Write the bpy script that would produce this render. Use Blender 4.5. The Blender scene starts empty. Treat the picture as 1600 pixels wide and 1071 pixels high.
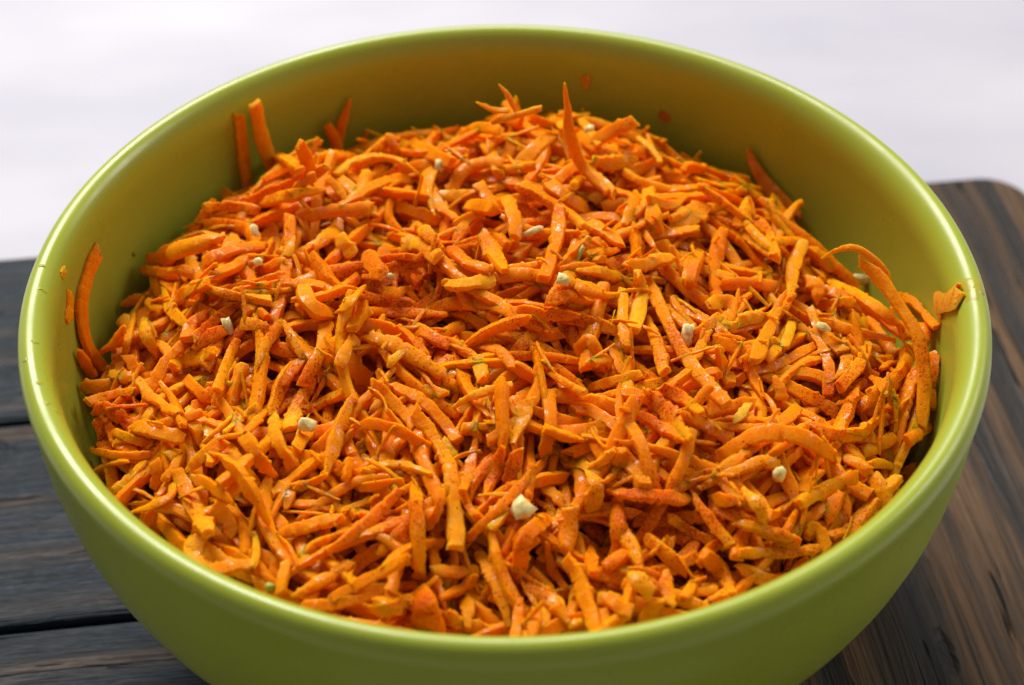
import bpy, math, random
import numpy as np
from mathutils import Vector, noise as mnoise

rng = np.random.default_rng(11)
random.seed(11)
scene = bpy.context.scene
COL = scene.collection

# ------------------------------------------------------------------ camera
RIM_R, RIM_Z = 0.130, 0.115           # bowl rim, metres (board top is z = 0)
CAM = np.array([0.0, -0.40248, 0.44734])
PITCH, YAW = math.radians(41.386), math.radians(0.263)
FPX = 3000.0                          # focal length in photograph pixels (1600 wide)
cam_data = bpy.data.cameras.new('camera')
cam_data.sensor_width = 36.0
cam_data.lens = 36.0 * FPX / 1600.0
cam_data.clip_start, cam_data.clip_end = 0.01, 50.0
cam_data.dof.use_dof = True
cam_data.dof.focus_distance = 0.522
cam_data.dof.aperture_fstop = 9.5
cam = bpy.data.objects.new('camera', cam_data)
cam.location = CAM
cam.rotation_euler = (math.pi / 2 - PITCH, 0, -YAW)
COL.objects.link(cam)
scene.camera = cam

# ------------------------------------------------------------------ world and lamps
world = bpy.data.worlds.new('World')
scene.world = world
world.use_nodes = True
bg = world.node_tree.nodes['Background']
bg.inputs['Color'].default_value = (0.97, 0.98, 1.0, 1)
bg.inputs['Strength'].default_value = 0.20


def area(name, loc, target, sx, sy, power, color):
    d = bpy.data.lights.new(name, 'AREA')
    d.shape = 'RECTANGLE'
    d.size, d.size_y, d.energy, d.color = sx, sy, power, color
    o = bpy.data.objects.new(name, d)
    o.location = loc
    o.rotation_euler = (Vector(target) - Vector(loc)).to_track_quat('-Z', 'Y').to_euler()
    COL.objects.link(o)
    return o


area('window_light', (-0.60, 1.55, 1.72), (0, 0, 0.08), 1.5, 1.1, 77, (1.0, 0.985, 0.96))
area('side_window_light', (1.6, 0.75, 1.25), (0, 0, 0.08), 0.7, 0.9, 12, (1.0, 0.97, 0.93))

vs = scene.view_settings
vs.view_transform = 'Standard'
vs.look = 'None'
vs.gamma = 1.0
vs.exposure = 0.10
scene.cycles.use_denoising = True
scene.cycles.max_bounces = 8
scene.cycles.caustics_reflective = False
scene.cycles.caustics_refractive = False


# ------------------------------------------------------------------ material helpers
class Nodes:
    def __init__(self, name):
        self.m = bpy.data.materials.new(name)
        self.m.use_nodes = True
        self.t = self.m.node_tree
        self.b = self.t.nodes['Principled BSDF']

    def add(self, kind, **kw):
        n = self.t.nodes.new(kind)
        for k, v in kw.items():
            if k in n.inputs.keys():
                n.inputs[k].default_value = v
            else:
                setattr(n, k, v)
        return n

    def link(self, a, b):
        self.t.links.new(a, b)

    def math(self, op, a, b=None, clamp=False):
        n = self.t.nodes.new('ShaderNodeMath')
        n.operation, n.use_clamp = op, clamp
        for i, v in enumerate((a, b)):
            if v is None:
                continue
            if isinstance(v, (int, float)):
                n.inputs[i].default_value = v
            else:
                self.link(v, n.inputs[i])
        return n.outputs[0]

    def mix(self, f, a, b, blend='MIX'):
        n = self.t.nodes.new('ShaderNodeMix')
        n.data_type, n.blend_type = 'RGBA', blend
        for i, v in ((0, f), (6, a), (7, b)):
            if isinstance(v, (int, float)):
                n.inputs[i].default_value = v
            elif isinstance(v, tuple):
                n.inputs[i].default_value = (*v, 1)
            else:
                self.link(v, n.inputs[i])
        return n.outputs[2]

    def ramp(self, v, stops):
        n = self.t.nodes.new('ShaderNodeValToRGB')
        el = n.color_ramp.elements
        while len(el) < len(stops):
            el.new(0.5)
        for e, (p, c) in zip(el, stops):
            e.position = p
            e.color = (c, c, c, 1) if isinstance(c, (int, float)) else (*c, 1)
        self.link(v, n.inputs[0])
        return n.outputs[0]

    def noise(self, vec, scale, detail=3, rough=0.55, dist=0.0):
        n = self.add('ShaderNodeTexNoise', Scale=scale, Detail=detail, Roughness=rough, Distortion=dist)
        self.link(vec, n.inputs['Vector'])
        return n.outputs[0]

    def bump(self, h, strength, dist, normal=None):
        n = self.add('ShaderNodeBump', Strength=strength, Distance=dist)
        self.link(h, n.inputs['Height'])
        if normal is not None:
            self.link(normal, n.inputs['Normal'])
        return n.outputs[0]

    def map(self, vec, scale, loc=(0, 0, 0)):
        n = self.add('ShaderNodeMapping')
        n.inputs['Scale'].default_value = scale
        n.inputs['Location'].default_value = loc
        self.link(vec, n.inputs['Vector'])
        return n.outputs[0]


def bowl_material():
    n = Nodes('green_glaze')
    pos = n.add('ShaderNodeNewGeometry').outputs['Position']
    v = n.noise(pos, 18, 3)
    c = n.mix(v, (0.352, 0.405, 0.030), (0.388, 0.440, 0.037))
    n.link(c, n.b.inputs['Base Color'])
    sm = n.noise(pos, 32, 5, 0.65)
    n.link(n.ramp(sm, [(0.35, 0.22), (0.65, 0.42)]), n.b.inputs['Roughness'])
    n.b.inputs['IOR'].default_value = 1.5
    n.link(n.bump(n.noise(pos, 240, 2), 0.06, 0.0004), n.b.inputs['Normal'])
    return n.m


def table_material():
    n = Nodes('white_table_paint')
    pos = n.add('ShaderNodeNewGeometry').outputs['Position']
    v = n.noise(n.map(pos, (1, 2.0, 1)), 5, 3)
    c = n.mix(n.ramp(v, [(0.35, 0.0), (0.68, 1.0)]), (0.44, 0.425, 0.49), (0.565, 0.54, 0.58))
    n.link(c, n.b.inputs['Base Color'])
    n.b.inputs['Roughness'].default_value = 0.6
    return n.m


def wood_material(name, seed, knots=(), dark=(0.009, 0.018, 0.028), light=(0.100, 0.058, 0.032), cover=-0.015, freq=85, grain=0.85):  # default dark: stain colour with the blue sky reflection painted into it
    """dark stained, brushed plank; the plank's length is local X"""
    n = Nodes(name)
    co = n.add('ShaderNodeTexCoord').outputs['Object']
    w = n.noise(n.map(co, (6, 22, 6), (seed, seed * 2, 0)), 1.0, 2)
    warp = n.add('ShaderNodeVectorMath', operation='MULTIPLY')
    wc = n.add('ShaderNodeTexNoise', Scale=1.0, Detail=2.0)
    n.link(n.map(co, (7, 18, 7), (seed, 0, seed)), wc.inputs['Vector'])
    n.link(wc.outputs['Color'], warp.inputs[0])
    warp.inputs[1].default_value = (0, 0.008, 0)
    add = n.add('ShaderNodeVectorMath', operation='ADD')
    n.link(co, add.inputs[0])
    n.link(warp.outputs[0], add.inputs[1])
    co2 = add.outputs[0]
    broad = n.noise(n.map(co2, (1.6, freq, 20), (seed * 3, seed, 0)), 1.0, 3, 0.5)
    fine = n.noise(n.map(co2, (18, 520, 60), (seed, seed, 0)), 1.0, 4, 0.65)
    pore = n.noise(n.map(co2, (30, 900, 90), (0, seed, 0)), 1.0, 2, 0.6)
    stripe = n.ramp(broad, [(0.46 - cover, 0.0), (0.55 - cover, 0.38), (0.605 - cover, 1.0)])
    c = n.mix(stripe, dark, light)
    c = n.mix(n.ramp(fine, [(0.40, grain), (0.54, 0.0)]), c, (0.014, 0.015, 0.016))
    c = n.mix(n.ramp(w, [(0.45, 0.0), (0.75, 0.35)]), c, tuple(2.0 * x for x in dark))
    crack = n.ramp(n.noise(n.map(co2, (16, 210, 60), (seed * 5, 0, 0)), 1.0, 3, 0.5), [(0.325, 1.0), (0.36, 0.0)])
    c = n.mix(crack, c, (0.006, 0.006, 0.006))
    h = n.math('ADD', n.math('MULTIPLY', fine, 0.55), n.math('MULTIPLY', pore, 0.3))
    h = n.math('ADD', h, n.math('MULTIPLY', broad, 0.9))
    h = n.math('SUBTRACT', h, n.math('MULTIPLY', crack, 0.9))
    for kx, ky, rx, ry in knots:
        sub = n.add('ShaderNodeVectorMath', operation='SUBTRACT')
        n.link(co2, sub.inputs[0])
        sub.inputs[1].default_value = (kx, ky, 0)
        div = n.map(sub.outputs[0], (1 / rx, 1 / ry, 0))
        ln = n.add('ShaderNodeVectorMath', operation='LENGTH')
        n.link(div, ln.inputs[0])
        d = n.math('ADD', ln.outputs['Value'], n.math('MULTIPLY', n.noise(co, 170, 3), 0.9))
        k = n.ramp(n.math('MULTIPLY', d, 0.5), [(0.45, 1.0), (0.74, 0.0)])
        c = n.mix(n.math('MULTIPLY', k, 0.85), c, (0.010, 0.010, 0.011))
        h = n.math('SUBTRACT', h, n.math('MULTIPLY', k, 0.7))
    n.link(c, n.b.inputs['Base Color'])
    n.link(n.ramp(fine, [(0.3, 0.62), (0.7, 0.40)]), n.b.inputs['Roughness'])
    n.b.inputs['Specular IOR Level'].default_value = 0.17
    n.link(n.bump(h, 0.9, 0.0018), n.b.inputs['Normal'])
    return n.m


PAPRIKA = []     # (x, y, radius) sprinkled patches, filled in below from pixels


def carrot_material():
    n = Nodes('grated_carrot')
    pos = n.add('ShaderNodeNewGeometry')
    p = pos.outputs['Position']
    tint = n.add('ShaderNodeVertexColor', layer_name='tint').outputs['Color']
    cell = n.noise(p, 330, 4, 0.6)
    c = n.mix(n.ramp(cell, [(0.32, 0.40), (0.62, 0.0)]), tint, (0.80, 0.175, 0.001))
    c = n.mix(n.ramp(n.noise(p, 900, 2), [(0.58, 0.0), (0.76, 0.45)]), c, (0.91, 0.40, 0.020))
    # paprika dust: settles on faces that look up, in sprinkled patches
    sep = n.add('ShaderNodeSeparateXYZ')
    n.link(pos.outputs['Normal'], sep.inputs[0])
    upf = n.ramp(sep.outputs['Z'], [(0.05, 0.0), (0.6, 1.0)])
    flat = n.map(p, (1, 1, 0))
    patch = n.ramp(n.noise(flat, 30, 3, 0.6), [(0.53, 0.0), (0.68, 0.8)])
    for x, y, r in PAPRIKA:
        s = n.add('ShaderNodeVectorMath', operation='DISTANCE')
        n.link(flat, s.inputs[0])
        s.inputs[1].default_value = (x, y, 0)
        g = n.math('SUBTRACT', 1.0, n.math('DIVIDE', s.outputs['Value'], r), clamp=True)
        patch = n.math('ADD', patch, n.math('MULTIPLY', g, 1.1), clamp=True)
    grain = n.noise(p, 950, 4, 0.8)
    dust = n.math('SUBTRACT', n.math('ADD', grain, n.math('MULTIPLY', patch, 0.25)), 0.585)
    dust = n.math('MULTIPLY', dust, 9.0, clamp=True)
    dust = n.math('MULTIPLY', n.math('MULTIPLY', dust, upf), n.math('ADD', patch, 0.12, clamp=True))
    c = n.mix(n.math('MULTIPLY', dust, 0.50), c, (0.50, 0.030, 0.001))
    for sc, thr in ((1050, 0.40), (1700, 0.46)):
        v = n.add('ShaderNodeTexVoronoi', Scale=sc)
        n.link(p, v.inputs['Vector'])
        sc_ = n.add('ShaderNodeSeparateColor')
        n.link(v.outputs['Color'], sc_.inputs[0])
        near = n.math('LESS_THAN', v.outputs['Distance'], thr)
        keep = n.math('LESS_THAN', sc_.outputs[0], n.math('MULTIPLY', patch, 0.50))
        k = n.math('MULTIPLY', n.math('MULTIPLY', near, keep), upf)
        c = n.mix(n.math('MULTIPLY', k, 0.62), c, (0.38, 0.026, 0.001))
    # ground pepper and spice specks
    for sc, thr, keep, col in ((520, 0.11, 0.78, (0.06, 0.022, 0.006)), (900, 0.15, 0.72, (0.22, 0.04, 0.004)), (260, 0.07, 0.78, (0.02, 0.012, 0.007))):
        v = n.add('ShaderNodeTexVoronoi', Scale=sc)
        n.link(p, v.inputs['Vector'])
        sc_ = n.add('ShaderNodeSeparateColor')
        n.link(v.outputs['Color'], sc_.inputs[0])
        near = n.math('LESS_THAN', v.outputs['Distance'], thr)
        k = n.math('GREATER_THAN', sc_.outputs[0], keep)
        c = n.mix(n.math('MULTIPLY', n.math('MULTIPLY', near, k), 0.85), c, col)
    n.link(c, n.b.inputs['Base Color'])
    wet = n.ramp(n.noise(p, 420, 3, 0.6), [(0.54, 0.0), (0.62, 1.0)])
    wet = n.math('MULTIPLY', wet, n.math('SUBTRACT', 1.0, dust, clamp=True))
    n.link(n.math('SUBTRACT', 0.50, n.math('MULTIPLY', wet, 0.38)), n.b.inputs['Roughness'])
    n.link(n.math('ADD', 0.05, n.math('MULTIPLY', wet, 0.36)), n.b.inputs['Specular IOR Level'])
    n.b.inputs['Subsurface Weight'].default_value = 0.75
    n.b.inputs['Subsurface Radius'].default_value = (1.0, 0.42, 0.08)
    n.b.inputs['Subsurface Scale'].default_value = 0.0042
    h = n.math('ADD', n.noise(p, 750, 3, 0.6), n.math('MULTIPLY', n.noise(p, 1900, 2), 0.5))
    n.link(n.bump(h, 0.42, 0.0006), n.b.inputs['Normal'])
    return n.m


def plain_organic(name, a, b, scale, rough, sss):
    n = Nodes(name)
    p = n.add('ShaderNodeNewGeometry').outputs['Position']
    c = n.mix(n.noise(p, scale, 3), a, b)
    c = n.mix(n.ramp(n.noise(p, 450, 3), [(0.54, 0.0), (0.70, 0.6)]), c, (0.82, 0.36, 0.03))
    n.link(c, n.b.inputs['Base Color'])
    n.b.inputs['Roughness'].default_value = rough
    n.b.inputs['Subsurface Weight'].default_value = sss
    n.b.inputs['Subsurface Radius'].default_value = (1, 0.8, 0.4)
    n.b.inputs['Subsurface Scale'].default_value = 0.002
    n.link(n.bump(n.noise(p, 700, 3), 0.4, 0.0005), n.b.inputs['Normal'])
    return n.m


def oil_material():
    n = Nodes('yellow_oil')
    n.b.inputs['Base Color'].default_value = (0.42, 0.38, 0.018, 1)
    n.b.inputs['Roughness'].default_value = 0.34
    p = n.add('ShaderNodeNewGeometry').outputs['Position']
    n.link(n.bump(n.noise(p, 600, 3), 0.15, 0.0004), n.b.inputs['Normal'])
    return n.m


# ------------------------------------------------------------------ object helpers
def tag(o, label, cat=None, group=None, kind=None):
    if label:
        o['label'] = label
    if cat:
        o['category'] = cat
    if group:
        o['group'] = group
    if kind:
        o['kind'] = kind
    return o


def mesh_obj(name, verts, faces, mat, parent=None, smooth=True, tint=None, centre=False):
    verts = np.asarray(verts, dtype=np.float64)
    loc = verts.mean(0) if centre else np.zeros(3)
    me = bpy.data.meshes.new(name)
    me.from_pydata((verts - loc).tolist(), [], faces if isinstance(faces, list) else faces.tolist())
    if smooth:
        me.polygons.foreach_set('use_smooth', np.ones(len(me.polygons), dtype=bool))
    if tint is not None:
        at = me.color_attributes.new('tint', 'FLOAT_COLOR', 'POINT')
        at.data.foreach_set('color', np.c_[tint, np.ones(len(tint))].astype(np.float32).ravel())
    if tint is not None:
        me.set_sharp_from_angle(angle=math.radians(44))
    me.materials.append(mat)
    me.update()
    o = bpy.data.objects.new(name, me)
    o.location = loc
    o.parent = parent
    COL.objects.link(o)
    return o


# ------------------------------------------------------------------ pixel rays
fw = np.array([math.sin(YAW) * math.cos(PITCH), math.cos(YAW) * math.cos(PITCH), -math.sin(PITCH)])
rt = np.array([math.cos(YAW), -math.sin(YAW), 0.0])
up = np.cross(rt, fw)


def ray(px, py):
    return fw + rt * ((px - 800) / FPX) - up * ((py - 535.5) / FPX)     # depth along fw is the parameter


def at_plane(px, py, z):
    d = ray(px, py)
    return CAM + d * ((z - CAM[2]) / d[2])


# ------------------------------------------------------------------ the setting: table
TABLE_Z = -0.042
mesh_obj('tabletop', [(-1.2, -0.36, TABLE_Z), (1.2, -0.36, TABLE_Z), (1.2, 1.1, TABLE_Z), (-1.2, 1.1, TABLE_Z)], [(0, 1, 2, 3)],
         table_material(), smooth=False)
tag(bpy.data.objects['tabletop'], 'white painted tabletop under the dark wooden board', kind='structure')

# ------------------------------------------------------------------ wooden board of planks
BYAW = math.radians(7.45)
board = bpy.data.objects.new('cutting_board', None)
board.rotation_euler = (0, 0, BYAW)
COL.objects.link(board)
tag(board, 'dark stained wooden plank board under the green bowl', 'board')


def plank(x0, x1, y0, y1, z0, z1, mat, along_y=False, round_corner=None, bev=0.0022):
    """one plank in board coordinates; mesh is built with its length on local X"""
    cx, cy, cz = (x0 + x1) / 2, (y0 + y1) / 2, z1
    hx, hy = (x1 - x0) / 2, (y1 - y0) / 2
    pts = []
    for sx, sy in ((1, 1), (-1, 1), (-1, -1), (1, -1)):
        r = 0.017 if (round_corner and (sx, sy) in round_corner) else 0.0012
        a0 = {(1, 1): 0, (-1, 1): 90, (-1, -1): 180, (1, -1): 270}[(sx, sy)]
        k = 8 if r > 0.005 else 2
        for i in range(k + 1):
            a = math.radians(a0 + 90 * i / k)
            pts.append((sx * (hx - r) + r * math.cos(a), sy * (hy - r) + r * math.sin(a)))
    m = len(pts)
    rings = []
    for inset, z in ((0, z0 - z1), (0, -bev), (bev * 0.3, -bev * 0.3), (bev, 0)):
        ring = []
        for x, y in pts:
            ring.append((x - math.copysign(inset, x), y - math.copysign(inset, y), z))
        rings.append(ring)
    v = np.array([p for r in rings for p in r])
    f = [tuple(reversed(range(m))), tuple(range(3 * m, 4 * m))]
    for k in range(3):
        f += [(k * m + i, k * m + (i + 1) % m, (k + 1) * m + (i + 1) % m, (k + 1) * m + i) for i in range(m)]
    if along_y:
        v = np.c_[v[:, 1], -v[:, 0], v[:, 2]]
    o = mesh_obj('end_plank' if along_y else 'plank', v, f, mat, board, smooth=False)
    o.location = (cx, cy, cz)
    if along_y:
        o.rotation_euler = (0, 0, math.pi / 2)
    return o


PW = 0.0905
top = 0.1770
specs = [(0.3, ()), (1.7, ((-0.052, 0.036, 0.020, 0.0085), (-0.068, -0.012, 0.02, 0.004))), (2.9, ((-0.036, 0.012, 0.016, 0.003),)), (4.1, ())]
for i, (seed, knots) in enumerate(specs):
    y1 = top - i * PW
    gap = 0.0004 if i < 2 else 0.0022
    plank(-0.290, 0.0455, y1 - PW + 0.0006, y1 - gap, -0.040, 0.0 - 0.0005 * (i % 2), wood_material('stained_plank_%d' % i, seed, knots))
plank(0.0462, 0.2260, top - 4 * PW + 0.0006, top, -0.040, 0.0, wood_material('stained_end_plank', 8.2, ((-0.048, 0.015, 0.010, 0.003),), dark=(0.024, 0.019, 0.016), light=(0.125, 0.064, 0.027), cover=0.05, freq=72, grain=0.5), True, round_corner=((1, 1), (1, -1)))

# ------------------------------------------------------------------ bowl (lathe)
HB = 0.110


def r_out(z):
    return RIM_R * np.clip(1 - np.abs((RIM_Z - z) / HB) ** 2.5, 0, 1) ** 0.4


def r_in(z):
    """inner wall radius at height z"""
    z = np.asarray(z, dtype=float)
    d = np.clip((RIM_Z - z) / (HB - 0.006), 0, 1)
    return (RIM_R - 0.0068) * np.clip(1 - d ** 2.5, 0, 1) ** 0.4


prof = [(0.0, 0.0050), (0.040, 0.0046), (0.0425, 0.0012), (0.0445, 0.0), (0.047, 0.0), (0.0485, 0.0015), (0.0500, 0.0062)]
zs = RIM_Z - HB * np.array([0.985, 0.96, 0.92, 0.87, 0.81, 0.74, 0.66, 0.58, 0.5, 0.42, 0.34, 0.26, 0.19, 0.13, 0.085])
prof += [(float(r_out(z)), float(z)) for z in zs if r_out(z) > 0.0515]
LIP = [(0.0004, 0.0058), (0.0006, 0.0036), (0.0003, 0.0017), (-0.0005, 0.0002), (-0.0018, -0.0009), (-0.0032, -0.0012), (-0.0048, -0.0006), (-0.0063, 0.0010), (-0.0075, 0.0034), (-0.0083, 0.0070)]
prof += [(RIM_R + a, RIM_Z - b) for a, b in LIP]
for t in (0.105, 0.14, 0.18, 0.23, 0.29, 0.36, 0.44, 0.52, 0.6, 0.68, 0.76, 0.83, 0.89, 0.94, 0.975, 0.995):
    z = RIM_Z - (HB - 0.006) * t
    prof.append((float(r_in(z)) - 0.0017 * max(0, 1 - t * 3), z))
prof.append((0.0, RIM_Z - (HB - 0.006)))
SEG = 192
bv, bf = [], []
for r, z in prof:
    for k in range(SEG):
        a = 2 * math.pi * k / SEG
        bv.append((r * math.cos(a), r * math.sin(a), z))
for j in range(len(prof) - 1):
    for k in range(SEG):
        k2 = (k + 1) % SEG
        bf.append((j * SEG + k, j * SEG + k2, (j + 1) * SEG + k2, (j + 1) * SEG + k))
bowl = mesh_obj('bowl', bv, bf, bowl_material())
tag(bowl, 'glossy lime green round mixing bowl full of grated carrot', 'bowl')

# ------------------------------------------------------------------ the grated carrot
# a height map of the heap inside the bowl; every shred comes to rest on what lies below it
GN, GS = 560, 0.0005
GX0 = -GN * GS / 2
gy, gx = np.mgrid[0:GN, 0:GN]
GXc, GYc = GX0 + (gx + 0.5) * GS, GX0 + (gy + 0.5) * GS
GR = np.hypot(GXc, GYc)


def bumps(seed, n, amp, s0, s1):
    r = np.random.default_rng(seed)
    z = np.zeros_like(GR)
    for _ in range(n):
        a, d, s = r.uniform(0, 6.28), 0.12 * math.sqrt(r.uniform()), r.uniform(s0, s1)
        z += amp * r.normal() * np.exp(-((GXc - d * math.cos(a)) ** 2 + (GYc - d * math.sin(a)) ** 2) / (2 * s * s))
    return z


TARGET = 0.0800 + 0.0150 * (1 - np.clip(GR / 0.122, 0, 1) ** 2.2) + bumps(5, 40, 0.0022, 0.010, 0.024)
TARGET += 0.004 * np.exp(-((GXc + 0.070) ** 2 + (GYc - 0.068) ** 2) / 0.026 ** 2)
TARGET += 0.0120 * np.exp(-((GXc - 0.014) ** 2 / 0.05 ** 2 + (GYc - 0.088) ** 2 / 0.022 ** 2))     # ridge towards the far wall
Hm = TARGET - 0.0170 + bumps(6, 60, 0.002, 0.005, 0.012)
BASE = Hm.copy()


FLOW = bumps(9, 34, 1.0, 0.014, 0.028)        # neighbouring shreds lie roughly the same way, in bundles


def cell(x, y):
    return np.clip(((y - GX0) / GS).astype(int), 0, GN - 1), np.clip(((x - GX0) / GS).astype(int), 0, GN - 1)


def height(x, y):
    i, j = cell(np.asarray(x), np.asarray(y))
    return Hm[i, j]


def frames(P, nrm):
    T = np.gradient(P, axis=0)
    T /= np.linalg.norm(T, axis=1)[:, None] + 1e-12
    B = np.cross(T, nrm)
    B /= np.linalg.norm(B, axis=1)[:, None] + 1e-12
    N = np.cross(B, T)
    return T, B, N


RINGV = 8


def sweep(P, nrm, width, thick, ends, jag, r, roll=0.0, twist=0.0):
    """a grated shred: flat-sided strip with rough torn edges swept along P (n,3)"""
    n = len(P)
    T, B, N = frames(P, nrm)
    ang = roll + twist * np.linspace(-0.5, 0.5, n)
    B, N = B * np.cos(ang)[:, None] + N * np.sin(ang)[:, None], N * np.cos(ang)[:, None] - B * np.sin(ang)[:, None]
    s = np.linspace(0, 1, n)
    L = np.linalg.norm(np.diff(P, axis=0), axis=1).sum()

    def endf(d, e):                     # e = 1 blunt .. 0 needle point
        reach = max(0.10, 0.55 * (1 - e)) if e < 0.9 else 0.05
        x = np.clip(d / reach, 0, 1)
        lo = 0.10 + 0.75 * e
        return lo + (1 - lo) * x ** 0.8

    env = endf(s, ends[0]) * endf(1 - s, ends[1])
    lowk = np.interp(s, np.linspace(0, 1, 6), r.normal(0, 0.09, 6))
    w = width * env * (1 + lowk)
    th = thick * (0.35 + 0.65 * env) * (1 + np.interp(s, np.linspace(0, 1, 7), r.normal(0, 0.10, 7)))
    jl, jr = r.normal(0, jag, n), r.normal(0, jag, n)
    for q in (jl, jr):                  # softly uneven sides with a rare torn tooth
        q[:] = np.convolve(np.pad(q, 2, mode='edge'), (0.15, 0.2, 0.3, 0.2, 0.15), 'valid')
        t = r.uniform(0, 1, n)
        q[t > 0.972] += jag * 1.6
        q[t < 0.025] -= jag * 1.4
    skew = r.normal(0, 0.25)
    V = []
    cr = r.uniform(0.45, 0.86)
    ex = np.array([1, 1, cr, -cr, -1, -1, -0.84, 0.84])
    ey = np.array([-0.62, 0.5, 1, 1, 0.5, -0.62, -1, -1])
    for k in range(RINGV):
        side = np.where(ex[k] > 0, jr, jl) * abs(ex[k])
        off_w = (w / 2) * ex[k] + width * side * np.sign(ex[k])
        off_t = (th / 2) * ey[k] * (1 + skew * ex[k]) + thick * r.normal(0, 0.016, n)
        V.append(P + B * off_w[:, None] + N * off_t[:, None])
    V = np.stack(V, 1)                  # n, ring, 3
    V += r.normal(0, 0.000045, V.shape)
    # oblique, torn ends
    for e, sgn in ((0, -1), (n - 1, 1)):
        sh = r.normal(0, 0.45)
        V[e] += T[e] * ((ex * sh + r.normal(0, 0.18, RINGV))[:, None] * w[e] * 0.5)
    c0, c1 = V[0].mean(0) - T[0] * 0.03 * w[0], V[-1].mean(0) + T[-1] * 0.03 * w[-1]
    verts = np.concatenate([V.reshape(-1, 3), [c0], [c1]])
    return verts


_face_cache = {}


def sweep_faces(n):
    if n not in _face_cache:
        f = []
        for i in range(n - 1):
            for k in range(RINGV):
                k2 = (k + 1) % RINGV
                f.append((i * RINGV + k, i * RINGV + k2, (i + 1) * RINGV + k2, (i + 1) * RINGV + k))
        c0, c1 = n * RINGV, n * RINGV + 1
        for k in range(RINGV):
            k2 = (k + 1) % RINGV
            f.append((c0, k2, k, k))
            f.append((c1, (n - 1) * RINGV + k, (n - 1) * RINGV + k2, (n - 1) * RINGV + k2))
        _face_cache[n] = [tuple(dict.fromkeys(q)) for q in f]
    return _face_cache[n]


HUES = np.array([(0.89, 0.236, 0.001), (0.90, 0.255, 0.001), (0.91, 0.278, 0.002), (0.88, 0.218, 0.001), (0.91, 0.308, 0.003), (0.87, 0.192, 0.001)])
HUE_P = np.array([0.27, 0.26, 0.18, 0.14, 0.09, 0.06])


def tint_for(nv, n, r, base=None, tip=None):
    h = HUES[r.choice(len(HUES), p=HUE_P)] if base is None else np.array(base)
    h = h * (1 + r.normal(0, 0.05))
    t = np.tile(h, (nv, 1))
    s = np.r_[np.repeat(np.linspace(0, 1, n), RINGV), 0, 1]
    if tip is None and r.uniform() < 0.18:
        tip = (0.90, 0.38, 0.015)
    if tip is not None:
        k = np.clip((s - 0.72) / 0.28, 0, 1)[:, None] if r.uniform() < 0.5 else np.clip((0.28 - s) / 0.28, 0, 1)[:, None]
        t = t * (1 - k * 0.7) + np.array(tip) * k * 0.7
    return np.clip(t, 0, 1)


def footprint(P, B, w):
    """dense samples over the strip, used to raise the height map and to see what shows"""
    m = max(3, int(np.linalg.norm(np.diff(P, axis=0), axis=1).sum() / (GS * 0.8)))
    k = np.linspace(0, len(P) - 1, m)
    Q = np.stack([np.interp(k, np.arange(len(P)), P[:, c]) for c in range(3)], 1)
    Bq = np.stack([np.interp(k, np.arange(len(P)), B[:, c]) for c in range(3)], 1)
    o = np.linspace(-0.5, 0.5, max(3, int(w / (GS * 0.8)))) * w * 0.9
    return (Q[:, None] + Bq[:, None] * o[None, :, None]).reshape(-1, 3)


def raise_map(S, add):
    i, j = cell(S[:, 0], S[:, 1])
    np.maximum.at(Hm, (i, j), S[:, 2] + add)


shreds = []        # dict(verts, n, tint, samples, length, width, kind, label, curve)


def kind_of(L, w, bend):
    if w > 0.0062 or L / w < 2.2:
        return 'flake'
    if w < 0.0027:
        return 'wisp'
    if L > 0.031:
        return 'long_bent' if bend > 0.10 else 'long_straight'
    return 'short'


def store(P, nrm, width, thick, ends, jag, r, roll=0.0, twist=0.0, base=None, tip=None, label=None, name=None, hero=False):
    verts = sweep(P, nrm, width, thick, ends, jag, r, roll, twist)
    _, B, N = frames(P, nrm)
    S = footprint(P, B * math.cos(roll) + N * math.sin(roll), width)
    L = np.linalg.norm(np.diff(P, axis=0), axis=1).sum()
    bend = 1 - np.linalg.norm(P[-1] - P[0]) / L
    shreds.append(dict(verts=verts, n=len(P), tint=tint_for(len(verts), len(P), r, base, tip), S=S, L=L, w=width,
                       kind=kind_of(L, width, bend), label=label, name=name, hero=hero))
    return S


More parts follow.
